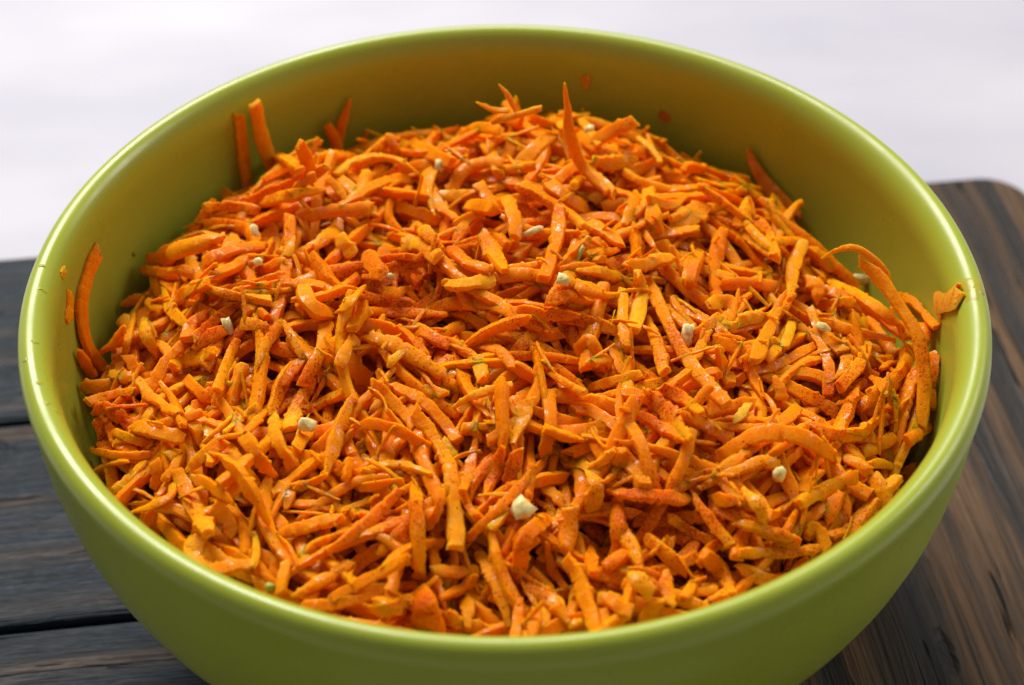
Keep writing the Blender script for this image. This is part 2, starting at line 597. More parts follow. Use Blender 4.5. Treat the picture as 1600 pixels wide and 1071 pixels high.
# --- layers of loose shreds
def loose(count, deficit_stop, r, spread=0.120, size=1.0, tries=14):
    placed = 0
    for _ in range(count * 3):
        if placed >= count:
            break
        q = r.uniform()
        if q < 0.50:
            L, w, t, jag = r.uniform(0.028, 0.050), r.uniform(0.0032, 0.0046), r.uniform(0.0020, 0.0030), 0.09
        elif q < 0.82:
            L, w, t, jag = r.uniform(0.017, 0.029), r.uniform(0.0028, 0.0046), r.uniform(0.0018, 0.0030), 0.09
        elif q < 0.88:
            L, w, t, jag = r.uniform(0.009, 0.017), r.uniform(0.0050, 0.0082), r.uniform(0.0010, 0.0018), 0.10
        else:
            L, w, t, jag = r.uniform(0.014, 0.034), r.uniform(0.0013, 0.0022), r.uniform(0.0011, 0.0017), 0.06
        L, w, t = L * size * 1.08, w * size * 0.90, t * size * 0.92
        a = r.uniform(0, 2 * np.pi, tries)
        d = spread * np.sqrt(r.uniform(0, 1, tries))
        cx, cy = d * np.cos(a), d * np.sin(a)
        i, j = cell(cx, cy)
        df = TARGET[i, j] - Hm[i, j]
        b = int(np.argmax(df))
        if df[b] < deficit_stop:
            continue
        x0, y0 = cx[b], cy[b]
        n = max(6, int(L / 0.0008))
        s = np.linspace(-0.5, 0.5, n) * L
        fi, fj = cell(np.array([x0]), np.array([y0]))
        th = 2.2 * FLOW[fi[0], fj[0]] + r.normal(0, 0.6) + (r.uniform(0, 2 * np.pi) if r.uniform() < 0.2 else 0)
        rim = math.hypot(x0, y0)
        if rim > 0.098 and r.uniform() < 0.7:
            th = math.atan2(y0, x0) + np.pi / 2 + r.normal(0, 0.4)
        k = r.normal(0, 30)
        ang = th + k * s + r.normal(0, 250) * s * s
        dx = np.cumsum(np.cos(ang)) * (L / n)
        dy = np.cumsum(np.sin(ang)) * (L / n)
        x, y = x0 + dx - dx.mean(), y0 + dy - dy.mean()
        h = height(x, y)
        A = np.stack([np.ones(n), s / L, (s / L) ** 2], 1)
        co = np.linalg.lstsq(A[:, :2], h, rcond=None)[0]
        lin = A[:, :2] @ co
        tilt = r.normal(0, 0.16) * L
        z = lin + tilt * (s / L) - r.uniform(0.0, 0.16) * L * (s / L) ** 2 * 2
        z += np.quantile(h - z, 0.72) + t * 0.35
        rr = np.hypot(x, y)
        if np.any(rr > r_in(z) - 0.6 * w) or z.max() > RIM_Z - 0.004 or np.any(z < 0.03):
            continue
        P = np.stack([x, y, z], 1)
        nrm = np.array([r.normal(0, 0.35), r.normal(0, 0.35), 1.0])
        roll = r.normal(0, 0.5)
        S = store(P, nrm, w, t, (r.choice([0.2, 0.7, 1.0, 1.0]), r.choice([0.2, 0.7, 1.0, 1.0])), jag, r, roll, r.normal(0, 0.5))
        raise_map(S, t * 0.4)
        placed += 1
    return placed


TARGET_FULL = TARGET.copy()
TARGET = TARGET_FULL - 0.0045
n_loose = loose(2600, 0.0010, rng)

# --- shreds traced one by one from the photograph: pixel polylines give directions, the heap below gives distance
HERO = []


def trace(ox, oy, sc, rows):
    for row in rows:
        pts, w = row[0], row[1]
        opt = row[2] if len(row) > 2 else {}
        HERO.append(([(ox + x / sc, oy + y / sc) for x, y in pts], w / sc, opt))


PALE = (0.92, 0.36, 0.008)
BRIGHT = (0.91, 0.284, 0.002)
RED = (0.87, 0.207, 0.001)
GREENISH = (0.70, 0.40, 0.03)
# back of the heap
trace(720, 110, 4.444, [
    ([(430, 640), (560, 510), (700, 420)], 95), ([(900, 640), (1060, 650), (1220, 620)], 95), ([(830, 10 + 330), (900, 430), (960, 520)], 60),
    ([(900, 500), (1050, 425), (1215, 350)], 95, dict(ends=(0.6, 0.9), stand=1)), ([(1230, 470), (1320, 540), (1385, 640)], 40, dict(base=PALE)),
    ([(110, 380), (260, 330), (420, 350)], 80), ([(0, 450), (130, 400), (270, 420)], 80), ([(590, 300), (650, 340), (720, 400)], 60, dict(base=BRIGHT))])
trace(700, 250, 3.967, [
    ([(830, 10), (900, 100), (1030, 220)], 85), ([(610, 130), (720, 220), (860, 310)], 85, dict(base=BRIGHT)), ([(1240, 190), (1270, 340), (1330, 450)], 95),
    ([(1090, 400), (1140, 300), (1170, 220)], 80), ([(1250, 260), (1380, 285), (1470, 240)], 75), ([(450, 150), (600, 240), (760, 340), (860, 420)], 85),
    ([(360, 240), (400, 330), (415, 480)], 85), ([(690, 300), (675, 500), (590, 740)], 85, dict(lift=0.003)), ([(880, 390), (970, 450), (1090, 530)], 85, dict(base=BRIGHT)),
    ([(860, 600), (950, 570), (1060, 560)], 65), ([(1110, 670), (1250, 620), (1375, 605)], 75, dict(ends=(0.5, 1), base=BRIGHT)), ([(220, 470), (280, 580), (350, 690)], 105),
    ([(700, 690), (840, 670), (1050, 730)], 70), ([(690, 740), (850, 785), (1040, 850)], 85, dict(base=BRIGHT)), ([(610, 880), (750, 840), (900, 880)], 80, dict(jag=0.1)),
    ([(430, 925), (600, 960), (820, 970)], 85), ([(20, 560), (120, 640), (260, 690)], 90, dict(base=RED)), ([(0, 780), (140, 770), (280, 740)], 80, dict(base=PALE)),
    ([(1090, 1060), (1140, 930), (1180, 800)], 85), ([(1480, 760), (1510, 640), (1570, 580)], 80), ([(120, 290), (250, 300), (330, 330)], 85)])
trace(300, 130, 5.0, [
    ([(840, 470), (890, 590), (930, 720)], 95, dict(stand=1)), ([(650, 570), (740, 600), (850, 680)], 90), ([(100, 975), (300, 960), (520, 1000)], 85, dict(ends=(1, 0.8))),
    ([(760, 870), (860, 790), (960, 720)], 80), ([(560, 930), (760, 880), (1050, 830)], 95, dict(base=BRIGHT)), ([(1060, 740), (1150, 840), (1210, 930)], 65, dict(base=PALE)),
    ([(1150, 960), (1350, 850), (1520, 770), (1700, 760)], 90, dict(base=BRIGHT)), ([(1430, 500), (1480, 560), (1560, 640)], 90), ([(1530, 400), (1570, 480), (1600, 560)], 80),
    ([(1100, 720), (1250, 620), (1420, 580), (1600, 600), (1770, 700)], 85, dict(base=PALE, ends=(0.8, 0.1), lift=0.004)), ([(850, 1050), (1100, 1000), (1400, 980)], 100)])
# left
trace(60, 370, 4.283, [
    ([(660, 215), (800, 240), (930, 255)], 75, dict(ends=(0.4, 1))), ([(540, 465), (640, 425), (750, 380)], 65), ([(750, 170), (850, 130), (960, 80)], 110),
    ([(880, 110), (1060, 50), (1250, -10)], 95), ([(870, 230), (960, 220), (1040, 250)], 75, dict(base=BRIGHT)), ([(1110, 190), (1200, 140), (1285, 90)], 80, dict(base=BRIGHT)),
    ([(900, 440), (1000, 365), (1140, 310)], 80), ([(830, 320), (880, 470), (985, 590)], 75, dict(ends=(0.05, 0.8), base=BRIGHT)), ([(700, 570), (720, 660), (800, 800)], 85, dict(base=PALE)),
    ([(640, 490), (610, 650), (570, 800)], 45, dict(base=BRIGHT)), ([(900, 870), (1000, 825), (1190, 775)], 100, dict(base=BRIGHT, ends=(1, 0.8))),
    ([(250, 760), (290, 840), (330, 920)], 75), ([(440, 760), (510, 700), (580, 600)], 70, dict(base=RED)), ([(490, 930), (560, 940), (630, 960)], 80),
    ([(990, 690), (1030, 590), (1140, 530)], 90, dict(jag=0.12)), ([(600, 800), (640, 880), (680, 900)], 80), ([(730, 430), (770, 470), (830, 490)], 60)])
trace(100, 560, 3.967, [
    ([(90, 190), (200, 170), (300, 165)], 75), ([(150, 275), (300, 225), (440, 205)], 55), ([(600, 150), (690, 270), (740, 420)], 60, dict(ends=(0.1, 0.8))),
    ([(180, 350), (250, 300), (370, 390)], 75, dict(base=RED, jag=0.12)), ([(200, 380), (230, 450), (240, 520)], 70), ([(310, 460), (420, 500), (520, 530)], 60),
    ([(430, 110), (520, 220), (620, 290), (715, 350)], 70, dict(lift=0.002)), ([(760, 130), (850, 220), (960, 270)], 80, dict(base=RED)),
    ([(430, 420), (580, 460), (740, 505)], 85, dict(base=BRIGHT, ends=(0.8, 1), lift=0.002)), ([(700, 575), (640, 620)], 70, dict(base=BRIGHT)),
    ([(140, 560), (250, 590), (380, 605), (540, 595)], 52, dict(ends=(0.4, 0.8))), ([(310, 830), (400, 750), (510, 640)], 60), ([(200, 690), (300, 650), (400, 640)], 45),
    ([(420, 955), (550, 915), (660, 850), (675, 770)], 60, dict(base=BRIGHT)), ([(560, 640), (580, 720), (560, 800)], 70), ([(620, 760), (680, 680), (720, 610)], 60),
    ([(790, 400), (830, 450), (845, 530)], 80, dict(base=BRIGHT)), ([(930, 290), (990, 140), (1060, 0)], 55), ([(960, 250), (1060, 400), (1120, 520)], 60),
    ([(780, 730), (920, 800), (1050, 900)], 70, dict(tip=(0.42, 0.42, 0.05))), ([(700, 690), (760, 820), (840, 980), (900, 1080)], 105, dict(lift=0.002)),
    ([(1120, 470), (1200, 610), (1310, 740)], 80), ([(1130, 460), (1200, 380), (1255, 310)], 60), ([(950, 600), (1060, 690), (1160, 830), (1275, 1040)], 88, dict(lift=0.003)),
    ([(900, 920), (1000, 990), (1060, 1100)], 105, dict(base=BRIGHT, ends=(0.9, 0.8))), ([(755, 700), (870, 600), (1000, 510)], 85, dict(base=BRIGHT, ends=(0.1, 0.9), thin=1)),
    ([(860, 530), (970, 430), (1080, 320)], 34, dict(base=PALE, ends=(0.5, 0.1))), ([(990, 460), (1100, 375), (1190, 295)], 46, dict(base=PALE, ends=(0.6, 1))),
    ([(1440, 30), (1340, 180), (1290, 360)], 85), ([(1290, 360), (1330, 520), (1430, 690)], 88, dict(ends=(0.8, 1))), ([(1540, 130), (1460, 270), (1390, 440)], 85, dict(base=PALE)),
    ([(1570, 350), (1510, 430), (1440, 565)], 85, dict(base=BRIGHT, thin=1)), ([(1290, 850), (1400, 760), (1580, 620)], 78, dict(base=BRIGHT, ends=(0.9, 0.7))), ([(1380, 940), (1400, 840), (1440, 790)], 70)])
trace(300, 340, 3.967, [
    ([(80, 285), (200, 220), (440, 170)], 95, dict(ends=(1, 0.8))), ([(475, 70), (500, 180), (480, 290)], 115, dict(base=BRIGHT, thin=1)), ([(590, 240), (610, 180), (635, 115)], 58, dict(base=BRIGHT)),
    ([(410, 335), (500, 295), (580, 270)], 60), ([(760, 190), (830, 130), (890, 70)], 90, dict(base=BRIGHT)), ([(920, 110), (950, 180), (1000, 240)], 90, dict(base=PALE, jag=0.12)),
    ([(1090, 230), (1120, 290), (1180, 350)], 90, dict(base=BRIGHT, jag=0.1)), ([(250, 455), (370, 440), (500, 415)], 42, dict(base=BRIGHT)), ([(0, 760), (120, 655), (250, 560)], 62),
    ([(10, 815), (130, 735), (225, 690)], 95, dict(base=RED)), ([(300, 655), (390, 665), (475, 685)], 75, dict(thin=1)), ([(400, 940), (450, 800), (560, 650)], 68),
    ([(560, 640), (620, 740), (690, 880)], 48), ([(690, 440), (750, 560), (870, 605)], 95, dict(base=BRIGHT, jag=0.09, lift=0.002)), ([(890, 595), (970, 525), (1045, 440)], 88, dict(base=BRIGHT, ends=(0.3, 1), thin=1)),
    ([(840, 640), (800, 820), (690, 1040)], 80, dict(tip=RED)), ([(1090, 580), (1300, 590), (1587, 600)], 62, dict(base=RED)), ([(1180, 450), (1270, 465), (1355, 430)], 70, dict(base=PALE, ends=(0.8, 0.1))),
    ([(990, 690), (1040, 620), (1070, 540)], 85), ([(150, 1070), (210, 920), (280, 765)], 66, dict(base=BRIGHT)), ([(1080, 745), (1250, 790), (1440, 900), (1570, 985)], 92, dict(base=BRIGHT, lift=0.002)),
    ([(1215, 930), (1250, 880), (1315, 830)], 52, dict(base=PALE)), ([(1340, 660), (1450, 720), (1587, 800)], 88), ([(560, 1050), (620, 960), (680, 880)], 68), ([(1300, 190), (1400, 170), (1520, 250)], 100, dict(base=PALE, jag=0.1)),
    ([(910, 930), (960, 820), (1010, 740)], 75), ([(500, 130), (430, 240), (350, 290)], 60), ([(1430, 70), (1490, 130), (1550, 200)], 80)])
# centre and front
trace(900, 400, 3.967, [
    ([(890, 180), (1100, 172), (1290, 205)], 75, dict(base=RED)), ([(700, 190), (740, 60), (780, -10)], 70), ([(340, 75), (480, 42), (585, 10)], 78, dict(base=BRIGHT)), ([(0, 90), (140, 100), (260, 135)], 68),
    ([(0, 180), (150, 240), (290, 235)], 66), ([(380, 110), (410, 260), (345, 460)], 88, dict(base=PALE)), ([(290, 210), (290, 400), (315, 560)], 66), ([(430, 400), (495, 520), (545, 725)], 78, dict(base=BRIGHT)),
    ([(210, 540), (250, 640), (285, 725)], 62), ([(80, 820), (240, 775), (410, 735)], 55, dict(base=PALE)), ([(980, 790), (1090, 720), (1270, 665), (1480, 555)], 66), ([(640, 560), (760, 480), (890, 380)], 70, dict(base=BRIGHT)),
    ([(820, 300), (920, 285), (1030, 335)], 92, dict(base=BRIGHT, thin=1, jag=0.1)), ([(1000, 410), (1100, 385), (1185, 370)], 82, dict(base=PALE)), ([(860, 520), (950, 560), (1040, 600)], 80),
    ([(870, 560), (910, 680), (960, 800)], 85, dict(ends=(0.1, 0.8), base=BRIGHT)), ([(1050, 620), (1100, 760), (1160, 880)], 68), ([(740, 640), (780, 550), (825, 465)], 66, dict(base=BRIGHT, ends=(1, 0.3))),
    ([(440, 155), (540, 350), (650, 580), (780, 750), (935, 930)], 84, dict(base=BRIGHT, lift=0.004, jag=0.07)), ([(1225, 750), (1260, 830), (1275, 900)], 85),
    ([(1330, 420), (1250, 560), (1180, 650)], 66, dict(base=BRIGHT)), ([(1260, 330), (1190, 470), (1105, 655)], 78, dict(base=BRIGHT)), ([(1340, 400), (1320, 480), (1285, 570)], 66, dict(base=PALE)),
    ([(0, 600), (80, 520), (150, 640), (150, 700)], 66), ([(100, 660), (190, 640), (210, 720)], 60), ([(600, 340), (640, 400), (690, 440)], 70)])
trace(450, 600, 3.967, [
    ([(400, 80), (310, 300), (230, 580)], 95), ([(90, 185), (220, 110), (345, 55)], 68, dict(base=BRIGHT)), ([(30, 640), (140, 620), (240, 560)], 60), ([(440, 650), (560, 628), (710, 610)], 58, dict(base=BRIGHT)),
    ([(480, 545), (680, 500), (890, 565)], 66), ([(1480, 100), (1440, 230), (1390, 370)], 105, dict(thin=1)), ([(1170, 340), (1130, 520), (1085, 670)], 66, dict(base=RED)), ([(50, 860), (300, 670), (480, 590), (625, 570)], 58),
    ([(330, 790), (460, 740), (560, 690)], 55), ([(240, 1040), (480, 870), (690, 660)], 80, dict(lift=0.002)), ([(560, 1060), (700, 910), (770, 820)], 66), ([(0, 970), (160, 870), (315, 850)], 72, dict(base=BRIGHT)),
    ([(860, 900), (930, 780), (960, 660)], 55), ([(400, 270), (560, 250), (740, 320), (880, 410)], 80, dict(lift=0.003)), ([(640, 10), (850, 120), (1000, 280), (1050, 360)], 80), ([(960, 340), (1010, 420), (1085, 515)], 55, dict(base=PALE)),
    ([(520, 0), (650, 120), (790, 270)], 80, dict(base=BRIGHT)), ([(1330, 390), (1270, 560), (1220, 695)], 85), ([(1440, 400), (1400, 500), (1365, 610)], 100, dict(thin=1)), ([(1110, 965), (1240, 840), (1400, 680), (1580, 480)], 66, dict(base=RED)),
    ([(1250, 900), (1300, 850), (1370, 790)], 60, dict(base=PALE)), ([(790, 650), (800, 820), (815, 1090), (810, 1200)], 84, dict(base=BRIGHT, lift=0.003)),
    ([(1020, 150), (1150, 75), (1390, 5)], 58, dict(base=PALE, ends=(0.05, 0.8), lift=0.002)), ([(780, 165), (920, 370), (1010, 570), (1040, 1020)], 92, dict(base=BRIGHT, ends=(0.8, 1), lift=0.004)),
    ([(1400, 1040), (1480, 920), (1590, 830)], 90, dict(base=RED)), ([(380, 470), (370, 540), (350, 600)], 60)])
trace(850, 600, 3.967, [
    ([(1060, 770), (1300, 880), (1580, 1000)], 85), ([(1040, 255), (1200, 270), (1380, 270)], 48), ([(450, 700), (460, 900), (430, 1070)], 88), ([(0, 640), (80, 700), (130, 780)], 66), ([(860, 190), (1000, 260), (1160, 355)], 78),
    ([(470, 150), (620, 210), (760, 290), (900, 350)], 75, dict(ends=(0.2, 0.8))), ([(610, 60), (760, 170), (900, 350)], 115, dict(base=BRIGHT, thin=1)), ([(720, 20), (860, 90), (975, 185)], 75, dict(tip=RED)),
    ([(30, 50), (40, 250), (0, 440)], 78), ([(0, 270), (130, 320), (255, 350)], 82, dict(base=BRIGHT, ends=(1, 0.4), lift=0.002)), ([(530, 250), (610, 400), (690, 655)], 78), ([(1170, 245), (1220, 190), (1270, 125)], 58, dict(base=GREENISH)),
    ([(430, 440), (540, 500), (620, 645)], 115), ([(800, 675), (950, 570), (1090, 530)], 58), ([(960, 645), (1200, 540), (1380, 480), (1480, 570)], 78, dict(base=BRIGHT)), ([(1050, 540), (1130, 640), (1215, 755)], 66, dict(base=BRIGHT)),
    ([(1060, 475), (1250, 350), (1400, 310), (1587, 330), (1720, 400), (1800, 460)], 95, dict(lift=0.005)), ([(1230, 650), (1330, 760), (1375, 860)], 78, dict(base=PALE)), ([(1390, 820), (1490, 790), (1590, 740)], 74), ([(1030, 700), (1100, 720), (1180, 730)], 80),
    ([(270, 540), (330, 640), (280, 800)], 95), ([(280, 535), (350, 490), (440, 415)], 55, dict(base=PALE)), ([(160, 760), (150, 900), (130, 1040)], 100, dict(tip=GREENISH)), ([(400, 660), (550, 690), (700, 690), (900, 725)], 95, dict(base=RED, jag=0.12)),
    ([(780, 830), (920, 920), (1130, 1015)], 58, dict(base=PALE, jag=0.1)), ([(905, 655), (1010, 820), (1160, 1000)], 74, dict(base=BRIGHT, ends=(0.1, 0.8), lift=0.003)), ([(630, 945), (720, 1020), (810, 1090)], 76, dict(base=BRIGHT)),
    ([(1200, 860), (1350, 900), (1540, 960)], 70)])
trace(300, 800, 3.2, [
    ([(690, 440), (900, 330), (1080, 230)], 56), ([(550, 475), (720, 462), (950, 400)], 56, dict(ends=(1, 0.6))), ([(500, 425), (650, 345), (790, 255)], 58), ([(870, 485), (960, 490), (1050, 470)], 62, dict(base=BRIGHT, jag=0.1)),
    ([(410, 125), (580, 75), (735, 40)], 66, dict(base=BRIGHT)), ([(310, 100), (325, 190), (305, 275)], 42, dict(base=PALE)), ([(90, 295), (200, 272), (315, 262)], 62), ([(470, 250), (455, 330), (440, 410)], 56, dict(base=BRIGHT)),
    ([(330, 330), (360, 390), (410, 420)], 66), ([(1130, 400), (1165, 480), (1200, 600)], 150, dict(base=RED, thin=1, ends=(0.9, 1), label='broadest deep orange carrot piece resting against the front wall', name='carrot_piece')), ([(1430, 205), (1510, 340), (1590, 570)], 66, dict(base=BRIGHT)), ([(1350, 430), (1385, 480), (1380, 580)], 76, dict(base=BRIGHT)), ([(700, 535), (900, 575), (1120, 620)], 55),
    ([(1270, 500), (1310, 530), (1330, 580)], 60), ([(1200, 290), (1320, 300), (1430, 290)], 60, dict(base=RED)), ([(1250, 430), (1330, 390), (1410, 340)], 55, dict(base=RED))])
trace(800, 800, 3.2, [
    ([(170, 35), (60, 140), (30, 350)], 78, dict(base=RED, lift=0.003)), ([(170, 150), (200, 280), (265, 390)], 48, dict(base=RED)), ([(460, 290), (510, 250), (565, 205)], 82), ([(390, 165), (395, 240), (410, 310)], 78, dict(base=RED, ends=(0.1, 0.9))),
    ([(670, 130), (770, 210), (870, 320)], 66, dict(base=BRIGHT)), ([(590, 310), (640, 350), (700, 410)], 88, dict(base=PALE)), ([(770, 295), (775, 380), (790, 470)], 84, dict(base=BRIGHT)), ([(725, 445), (680, 520), (630, 590)], 76, dict(base=BRIGHT)),
    ([(960, 210), (1050, 310), (1095, 415)], 76), ([(80, 365), (200, 450), (280, 560)], 76, dict(base=BRIGHT)), ([(1120, 265), (1240, 330), (1355, 350)], 74), ([(1130, 205), (1400, 205), (1535, 180)], 56, dict(base=BRIGHT)),
    ([(265, 230), (350, 370), (420, 610)], 76, dict(base=BRIGHT, lift=0.002)), ([(45, 430), (30, 530), (20, 640)], 56), ([(120, 480), (110, 560), (100, 640)], 66), ([(880, 400), (960, 400), (1030, 385)], 50), ([(860, 430), (900, 370), (940, 310)], 52),
    ([(980, 460), (1040, 440), (1080, 440)], 60), ([(480, 420), (540, 480), (600, 500)], 76), ([(280, 580), (320, 560), (355, 550)], 40, dict(base=PALE)), ([(1400, 320), (1430, 280), (1480, 230)], 50)])
# right
trace(1250, 560, 2.097, [
    ([(0, 200), (110, 250), (200, 243), (270, 185)], 44, dict(base=BRIGHT)), ([(190, 160), (300, 95), (362, 15)], 40, dict(base=BRIGHT, lift=0.003)), ([(205, 315), (255, 285), (305, 262)], 46), ([(150, 325), (185, 345), (225, 375)], 40, dict(base=BRIGHT)),
    ([(225, 352), (265, 345), (305, 352)], 28, dict(base=BRIGHT)), ([(240, 380), (270, 430), (292, 495)], 44), ([(0, 475), (100, 422), (182, 388)], 46, dict(base=BRIGHT)), ([(95, 585), (150, 565), (212, 555)], 36), ([(290, 110), (308, 140), (326, 178)], 36, dict(base=BRIGHT, ends=(0.8, 0.1))),
    ([(85, 530), (110, 490), (135, 440)], 46, dict(base=RED)), ([(435, 60), (442, 110), (438, 165)], 30), ([(340, 430), (350, 380), (390, 345)], 40, dict(base=RED)), ([(350, 270), (390, 240), (425, 215)], 46, dict(base=RED)), ([(20, 560), (60, 560), (85, 630)], 40)])
trace(1200, 350, 3.967, [
    ([(310, 510), (480, 485), (610, 540)], 60), ([(360, 350), (550, 440), (700, 540), (835, 640)], 82, dict(base=BRIGHT)), ([(800, 430), (900, 480), (1060, 640)], 60, dict(base=RED)), ([(230, 330), (300, 390), (330, 470)], 90), ([(890, 620), (980, 660), (960, 760)], 76, dict(base=RED)),
    ([(40, 110), (140, 105), (230, 110)], 56), ([(255, 640), (330, 760), (380, 900), (370, 1060)], 70), ([(470, 715), (490, 850), (430, 1000)], 74, dict(base=BRIGHT)), ([(610, 745), (560, 880), (440, 1010)], 82, dict(base=BRIGHT)),
    ([(300, 640), (400, 740), (470, 800)], 80, dict(base=BRIGHT)), ([(885, 760), (820, 920), (640, 1070)], 82, dict(base=BRIGHT, lift=0.003)), ([(215, 110), (160, 280), (140, 470)], 88, dict(base=BRIGHT, lift=0.003)), ([(700, 900), (760, 860), (800, 860)], 45), ([(640, 950), (700, 1000), (730, 1060)], 70),
    ([(1045, 800), (1035, 900), (1010, 1010)], 56, dict(base=RED)), ([(250, 150), (330, 210), (400, 300)], 85)])


def spline(pts, n):
    p = np.array(pts, dtype=float)
    if len(p) == 2:
        return p[0] + (p[1] - p[0]) * np.linspace(0, 1, n)[:, None]
    e = np.vstack([2 * p[0] - p[1], p, 2 * p[-1] - p[-2]])
    out = []
    segs = len(p) - 1
    for u in np.linspace(0, segs, n):
        i = min(int(u), segs - 1)
        t = u - i
        a, b, c, d = e[i], e[i + 1], e[i + 2], e[i + 3]
        out.append(0.5 * (2 * b + (c - a) * t + (2 * a - 5 * b + 4 * c - d) * t * t + (3 * b - a - 3 * c + d) * t ** 3))
    return np.array(out)


TT = np.arange(0.36, 0.70, 0.0004)


def hit(px, py):
    """depth along the ray of the first thing met: the heap or the inner wall of the bowl; second value True for the wall"""
    d = ray(px, py)
    Q = CAM + TT[:, None] * d
    r = np.hypot(Q[:, 0], Q[:, 1])
    inside = (Q[:, 2] < RIM_Z) & (r < 0.14)
    ri = r_in(Q[:, 2])
    heap = inside & (Q[:, 2] < height(Q[:, 0], Q[:, 1])) & (r < ri + 0.004)
    wall = inside & (r > ri - 0.0012) & (Q[:, 1] > -0.03)
    both = heap | wall
    if not both.any():
        return None, False
    k = int(np.argmax(both))
    return TT[k], bool(wall[k] and not heap[k])


def lay_hero(pix, wpx, opt, r):
    Lpx = sum(math.dist(a, b) for a, b in zip(pix, pix[1:]))
    n = int(np.clip(Lpx / 3.2, 12, 96))
    px = spline(pix, n)
    dep = np.array([hit(x, y)[0] or np.nan for x, y in px])
    ok = ~np.isnan(dep)
    if ok.sum() < 3:
        return False
    s = np.linspace(-0.5, 0.5, n)
    width = wpx * np.nanmean(dep) / FPX * 1.0
    if opt.get('stand'):
        base_y = (CAM + ray(*px[0]) * dep[0])[1] if ok[0] else 0
        base_y = min(base_y, (CAM + ray(*px[-1]) * dep[-1])[1])
        dd = np.array([(base_y - CAM[1]) / ray(x, y)[1] for x, y in px])
    else:
        deg = 2 if n > 16 else 1
        co = np.polyfit(s[ok], dep[ok], deg)
        dd = np.polyval(co, s)
        dd += np.quantile((dep - dd)[ok], 0.16)
        dd -= opt.get('lift', r.uniform(0, 0.0012)) * (1 - (2 * s) ** 2)
    thick = width * r.uniform(0.48, 0.68)
    if opt.get('thin'):
        thick = width * 0.28
    thick = min(max(thick, 0.0011), 0.0034)
    dd = dd - thick * 0.25
    P = np.array([CAM + ray(x, y) * t for (x, y), t in zip(px, dd)])
    # never through the bowl wall
    rr = np.hypot(P[:, 0], P[:, 1])
    lim = r_in(np.minimum(P[:, 2], RIM_Z - 0.003)) - 0.55 * thick - 0.0012
    k = np.minimum(1, lim / np.maximum(rr, 1e-6))
    P[:, 0] *= k
    P[:, 1] *= k
    nrm = -fw * 0.75 + np.array([0, 0, 0.6]) + r.normal(0, 0.22, 3)
    ends = opt.get('ends', (r.choice([0.3, 0.8, 1.0, 1.0]), r.choice([0.3, 0.8, 1.0, 1.0])))
    S = store(P, nrm, width, thick, ends, opt.get('jag', 0.095), r, r.normal(0, 0.16), r.normal(0, 0.35), opt.get('base'), opt.get('tip'), opt.get('label'), opt.get('name'), hero=True)
    raise_map(S, thick * 0.35)
    return True


for pix, w, opt in HERO:
    lay_hero(pix, w, opt, rng)


loose(220, -1.0, rng, 0.114, 0.30, 1)        # small torn bits scattered over the top


# --- the few that stand out: leaning on the bowl wall, arching, standing up
def wall_hero(pix, wpx, label, ends=(0.8, 0.8), base=None, off=0.0016, thick=None, jag=0.05, name=None, tip=None):
    n = max(9, int(sum(math.dist(a, b) for a, b in zip(pix, pix[1:])) / 5))
    P = []
    for x, y in spline(pix, n):
        d = ray(x, y)
        Q = CAM + TT[:, None] * d
        r = np.hypot(Q[:, 0], Q[:, 1])
        w = (Q[:, 2] < RIM_Z - 0.001) & (r > r_in(Q[:, 2]) - off) & ((Q[:, 1] > -0.03))
        P.append(Q[int(np.argmax(w))])
    P = np.array(P)
    mid = P[len(P) // 2]
    nrm = np.array([-mid[0], -mid[1], 0.05])
    nrm /= np.linalg.norm(nrm)
    width = wpx * 0.60 / FPX
    store(P, nrm, width, thick or width * 0.5, ends, jag, rng, rng.normal(0, 0.1), 0.1, base, tip, label, name, hero=True)


wall_hero([(373, 178), (380, 240), (388, 310)], 19, 'darker orange shred with brown specks standing against the back wall, beside a paler one', (0.9, 0.9), BRIGHT, off=0.002)
wall_hero([(398, 162), (412, 225), (438, 300)], 22, 'pale orange square ended shred standing upright against the back wall of the bowl', (1, 0.9), PALE, off=0.005)
wall_hero([(547, 155), (534, 195), (522, 262)], 16, 'thin pointed shred with a kinked tip standing against the back wall', (0.2, 0.9), RED, off=0.003)
wall_hero([(512, 195), (522, 215), (530, 240)], 17, 'stubby orange shred end behind the thin pointed standing shred', (0.9, 0.9), RED, off=0.005)
wall_hero([(574, 208), (566, 225), (558, 245)], 13, 'faint dark orange wisp on the back wall above the heap', (0.5, 0.9), RED, off=0.0015)
wall_hero([(152, 391), (137, 428), (127, 476), (136, 538), (168, 590)], 22, 'long dark orange shred curving up the bowl wall away from the heap', (0.9, 0.8), RED, off=0.0022)
wall_hero([(105, 454), (107, 478), (103, 502)], 20, 'small upright orange carrot stub stuck just below the rim', (0.8, 0.7), BRIGHT, off=0.0012)
wall_hero([(101, 419), (98, 427), (96, 434)], 13, 'tiny pale carrot crumb stuck below the rim above an orange stub', (0.6, 0.6), PALE, off=0.0008, thick=0.001, name='carrot_crumb')
wall_hero([(916, 116), (915, 125), (914, 136)], 18, 'round peach coloured crumb high on the back wall of the bowl', (0.6, 0.6), PALE, off=0.001, thick=0.002, name='carrot_crumb')
wall_hero([(1032, 176), (1040, 182), (1046, 192)], 16, 'reddish crumb stuck to the back wall beyond the heap ridge', (0.8, 0.3), (0.5, 0.14, 0.01), off=0.0008, thick=0.0012, name='carrot_crumb')
wall_hero([(207, 396), (211, 399)], 5, 'tiny brown speck alone on the clear green bowl wall', (0.6, 0.6), (0.3, 0.1, 0.01), off=0.0006, thick=0.0006, name='spice_speck')
wall_hero([(1169, 232), (1180, 262), (1205, 297), (1252, 337)], 24, 'dark orange shred with a needle tip leaning on the far wall', (0.03, 0.4), (0.66, 0.2, 0.012), off=0.003)
